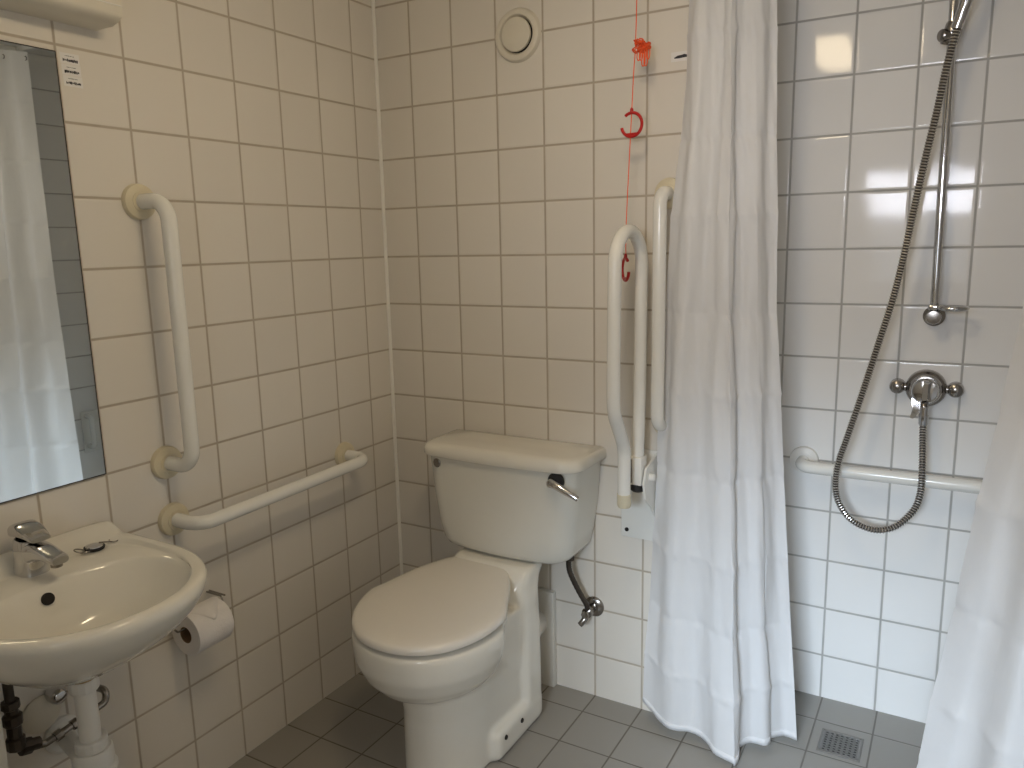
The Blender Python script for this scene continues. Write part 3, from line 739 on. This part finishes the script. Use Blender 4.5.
K1 = [(.02, [(.905, -.060), (.975, -.085), (1.05, -.088), (1.12, -.105), (1.19, -.145), (1.198, -.118), (1.172, -.075), (1.205, -.055), (1.243, -.040), (1.247, -.018), (1.232, .0), (1.275, .016), (1.318, .030)]),
      (.60, [(.926, -.045), (.985, -.083), (1.045, -.080), (1.105, -.086), (1.155, -.108), (1.163, -.088), (1.146, -.060), (1.178, -.046), (1.206, -.033), (1.213, -.020), (1.214, -.006), (1.238, .014), (1.268, .030)]),
      (1.20, [(.949, -.040), (.992, -.070), (1.040, -.064), (1.088, -.058), (1.125, -.078), (1.132, -.060), (1.116, -.040), (1.140, -.032), (1.160, -.023), (1.172, -.013), (1.184, -.004), (1.203, .012), (1.221, .028)]),
      (1.75, [(.989, -.030), (1.022, -.056), (1.056, -.049), (1.088, -.038), (1.110, -.058), (1.117, -.042), (1.102, -.026), (1.120, -.022), (1.137, -.015), (1.150, -.009), (1.163, -.002), (1.182, .012), (1.201, .026)]),
      (2.20, [(1.006, -.020), (1.030, -.042), (1.056, -.034), (1.082, -.024), (1.100, -.042), (1.107, -.028), (1.094, -.016), (1.112, -.014), (1.128, -.010), (1.140, -.006), (1.152, .0), (1.166, .008), (1.184, .020)])]
hem1 = lambda S: np.interp(S, [0, .1, .25, .42, .52, .6, .8, 1], [.045, .012, .010, -.002, -.012, -.004, .004, .0])
curtain('shower_curtain', 'white shower curtain bunched between the toilet and the shower', K1, .02, 2.195, hem1, CR, 9, 3, None)
def far(x0, y0, dx, z):
    """leading edge at the shower, then gathered folds, then a run along the right wall towards the room"""
    return (z, [(x0, y0), (x0 + .05 * dx, y0 - .045), (x0 + .095 * dx, y0 - .07), (x0 + .15 * dx, y0 - .125), (x0 + .20 * dx, y0 - .115), (x0 + .26 * dx, y0 - .18), (min(x0 + .31 * dx, 1.93), y0 - .21), (1.925, -.43), (1.955, -.50), (1.935, -.58), (1.965, -.50), (1.95, -.38), (1.968, -.26), (1.945, -.14), (1.966, -.06), (1.95, -.02), (1.97, .03)])
K2 = [far(1.592, -.15, 1, .05), far(1.658, -.125, .8, .62), far(1.727, -.095, .6, 1.22), far(1.82, -.035, .4, 2.20)]
curtain('shower_curtain', 'white shower curtain gathered along the right wall of the shower', K2, .05, 2.195, None, [2.0, 1.75, 1.5, 1.27, 1.0, .80, .56, .33, .17], 7, 11, None)
s = thing('curtain_rail', 'white curtain rail on the ceiling across the shower opening', 'curtain rail', (1.0, 0, H))
bm = BM(); box(bm, .99, XR, -.014, .014, H - .022, H, .003, 2)
box(bm, 1.935, 1.963, -.60, -.014, H - .022, H, .003, 2)
obj('track', bm, 'track', s)

# ------------------------------------------------------------------ shower
def hit_y(x, y, z): return (x, y, z)
YR = .262
t = thing('riser_rail', 'chrome shower riser rail upright on the shower wall', 'riser rail', (1.562, YS, 1.16))
obj('rail_tube', tube(BM(), [(1.562, YR, 1.165), (1.553, YR, 2.08)], .0105, 24), 'chrome', t)
for z in (1.163, 2.075):
    obj('wall_bracket', lathe(BM(), [(0, 0), (.024, 0), (.026, .005), (.026, .022), (.018, .030), (.017, .044), (.019, .060), (.016, .068), (0, .070)], (1.562 - (z - 1.163) * .01, YS, z), (0, -1, 0), 32), 'chrome_d', t)
# soap ring / hose retaining ring
bm = BM()
box(bm, 1.548, 1.590, YR - .016, YR + .014, 1.180, 1.196, .005, 3)
L = [(1.603 + .030 * math.cos(a), YR - .018 + .022 * math.sin(a), 1.188) for a in [2 * PI * k / 28 for k in range(29)]]
tube(bm, L, .0068, 12, False)
obj('hose_ring', bm, 'chrome', t)
bm = lathe(BM(), [(0, -.026), (.017, -.026), (.020, -.02), (.020, .02), (.017, .026), (0, .026)], (1.555, YR - .004, 1.845), (.3, -.2, 1), 28)
lathe(bm, [(0, 0), (.0135, 0), (.0145, .004), (.0145, .016), (.012, .019), (0, .020)], (1.546, YR - .012, 1.840), (-.75, -.6, 0), 28)
obj('slider', bm, 'chrome_d', t)
t = thing('shower_handset', 'chrome hand shower held in the slider of the riser rail', 'shower handset', (1.567, .215, 1.852))
hd = [(1.565, .215, 1.846), (1.576, .211, 1.885), (1.592, .203, 1.945), (1.610, .19, 2.0), (1.622, .165, 2.03)]
obj('handle', tube(BM(), catmull(hd, 6), list(np.linspace(.0120, .0185, 25)), 22), 'chrome', t)
obj('spray_head', lathe(BM(), [(0, -.022), (.018, -.02), (.034, -.005), (.039, .008), (.037, .014), (0, .015)], (1.626, .145, 2.035), (.05, -.8, -.6), 36), 'chrome', t)
hp = [(1.5655, .214, 1.848), (1.5620, .214, 1.828), (1.548, .212, 1.745), (1.537, .210, 1.662), (1.519, .207, 1.551), (1.504, .203, 1.444), (1.486, .200, 1.309), (1.469, .198, 1.21), (1.442, .194, 1.092), (1.412, .190, .962), (1.385, .186, .852),
      (1.364, .184, .766), (1.362, .184, .696), (1.379, .184, .647), (1.413, .186, .611), (1.464, .188, .597), (1.511, .192, .613), (1.549, .200, .658), (1.563, .206, .705), (1.5635, .214, .770), (1.559, .226, .846), (1.557, .231, .890)]
pts = catmull(hp, 40)
D = np.concatenate([[0], np.cumsum([np.linalg.norm(np.array(a) - np.array(b_)) for a, b_ in zip(pts[1:], pts[:-1])])])
n = int(D[-1] / .0014); ss = np.linspace(0, D[-1], n)
A = np.array(pts); pp = np.stack([np.interp(ss, D, A[:, k]) for k in range(3)], 1)
rad = [(.0090, .0094, .0090, .0069, .0069)[k % 5] for k in range(n)]
s = obj('shower_hose', tube(BM(), pp, rad, 12), ['hose', 'groove'], None, angle=25)
for i_, p_ in enumerate(s.data.polygons):
    if i_ < 12 * (n - 1) and (i_ // 12) % 5 in (2, 3): p_.material_index = 1
tag(s, 'ribbed chrome shower hose looping down from the handset to the mixer valve', 'shower hose')
# mixer valve
VC = Vector((1.556, YS, .972))
t = thing('shower_valve', 'chrome round shower mixer valve on the shower wall', 'shower valve', VC)
obj('valve_body', lathe(BM(), [(0, .004), (.046, .004), (.0485, .010), (.0485, .028), (.046, .035), (.041, .040), (.0385, .052), (.037, .056), (0, .056)], VC, (0, -1, 0), 48), 'chrome_d', t, angle=25)
obj('control_knob', lathe(BM(), [(.0325, .054), (.0335, .066), (.0325, .071), (.030, .0735), (.028, .0725), (.012, .0765), (0, .077)], VC, (0, -1, 0), 40), 'chrome', t)
obj('knob_handle', loft(BM(), [[(VC.x + dx * .9 + .002, VC.y - .073, VC.z + dz) for dx, dz in ((-.012, -.027), (.012, -.024), (.013, .026), (-.008, .027))], [(VC.x + dx * .55, VC.y - .087, VC.z + dz * .86) for dx, dz in ((-.012, -.027), (.012, -.024), (.013, .026), (-.008, .027))]]), 'chrome', t, angle=20)
bm = loft(BM(), [[(VC.x - .030 + a, VC.y - .062 - c_, VC.z - .022 + b_) for a, b_, c_ in ((0, .004, 0), (.034, -.010, 0), (.034, -.010, .010), (0, .004, .010))],
                 [(VC.x - .026 + a, VC.y - .068 - c_, VC.z - .050 + b_) for a, b_, c_ in ((0, 0, 0), (.016, -.002, 0), (.016, -.002, .008), (0, 0, .008))],
                 [(VC.x - .031 + a, VC.y - .080 - c_, VC.z - .070 + b_) for a, b_, c_ in ((0, 0, 0), (.010, -.002, 0), (.010, -.002, .007), (0, 0, .007))]])
bmesh.ops.bevel(bm, geom=list(bm.edges), offset=.0015, segments=2, affect='EDGES')
obj('flow_lever', bm, 'chrome', t, angle=30)
for sx in (-1, 1):
    bm = BM(); tube(bm, [VC + Vector((sx * .040, -.020, 0)), VC + Vector((sx * .068, -.020, 0))], .0115, 20)
    lathe(bm, [(0, 0), (.0185, 0), (.0195, .004), (.0195, .026), (.017, .034), (.010, .039), (0, .040)], VC + Vector((sx * .068, 0, 0)), (0, -1, 0), 28)
    obj('inlet_elbow', bm, 'chrome_d', t)
obj('outlet', lathe(BM(), [(0, 0), (.0105, 0), (.0105, .020), (.012, .022), (.012, .045), (.010, .048), (0, .048)], (1.557, YS - .082, .934), (0, 0, -1), 24), 'chrome', t)
obj('outlet_neck', tube(BM(), fillet([(1.556, YS - .03, .940), (1.556, YS - .082, .938), (1.557, YS - .082, .925)], .01), .010, 18), 'chrome_d', t)

# ------------------------------------------------------------------ floor drain
t = thing('floor_drain', 'square metal drain grate in the shower floor', 'drain', (1.420, .096, 0))
cx, cy, hh = 1.420, .096, .054
bm = BM()
for a in ((cx - hh, cx + hh, cy - hh, cy - hh + .006), (cx - hh, cx + hh, cy + hh - .006, cy + hh), (cx - hh, cx - hh + .006, cy - hh + .006, cy + hh - .006), (cx + hh - .006, cx + hh, cy - hh + .006, cy + hh - .006)):
    box(bm, a[0], a[1], a[2], a[3], 0, .0035, .0008, 1)
obj('drain_frame', bm, 'steelrim', t, angle=20)
obj('drain_shade', box(BM(), cx - hh + .005, cx + hh - .005, cy - hh + .005, cy + hh - .005, 0, .0006), 'dark', t, False)  # flat dark plate on the floor, stands in for shade below the grate
bm = BM(); w = hh - .009
for k in range(8):
    x = cx - w + 2 * w * k / 7; box(bm, x - .0032, x + .0032, cy - w, cy + w, .0006, .003)
for k in range(9):
    y = cy - w + 2 * w * k / 8; box(bm, cx - w, cx + w, y - .0021, y + .0021, .0006, .003)
obj('grate', bm, 'grate', t, False)

# small white bracket on the right hand wall, seen in the mirror
t = thing('shower_seat_bracket', 'small white bracket low on the right wall of the shower', 'bracket', (XR, .17, .5))
obj('bracket_plate', box(BM(), XR - .008, XR, .10, .20, .42, .62, .004, 2), 'rail', t)
obj('bracket_arm', tube(BM(), fillet([(XR - .004, .125, .60), (XR - .05, .125, .60), (XR - .05, .125, .45), (XR - .004, .125, .45)], .03), .012, 16), 'rail', t)

# ------------------------------------------------------------------ world, camera, view
w = bpy.data.worlds.new('World'); scn.world = w; w.use_nodes = True
bg = w.node_tree.nodes['Background']; bg.inputs[0].default_value = (.55, .68, .9, 1); bg.inputs[1].default_value = .6
cam = bpy.data.cameras.new('Camera'); co = bpy.data.objects.new('Camera', cam); COL.objects.link(co)
RM = [[0.866395081941145, 0.4988876896790622, -0.02169412535421511], [0.07126595823267828, -0.1665299243907279, -0.9834576490523608], [-0.4942476354878947, 0.850516817804978, -0.17983441674362277]]
mw = Matrix(((RM[0][0], -RM[1][0], -RM[2][0], 1.6188), (RM[0][1], -RM[1][1], -RM[2][1], -1.9923), (RM[0][2], -RM[1][2], -RM[2][2], 1.37427), (0, 0, 0, 1)))
co.matrix_world = mw
cam.sensor_fit = 'HORIZONTAL'; cam.sensor_width = 36; cam.lens = 774.37 / 1024 * 36; cam.clip_start = .02
scn.camera = co
vs = scn.view_settings; vs.view_transform = 'Standard'; vs.look = 'None'; vs.gamma = 1; vs.exposure = 0.0; vs.use_curve_mapping = False
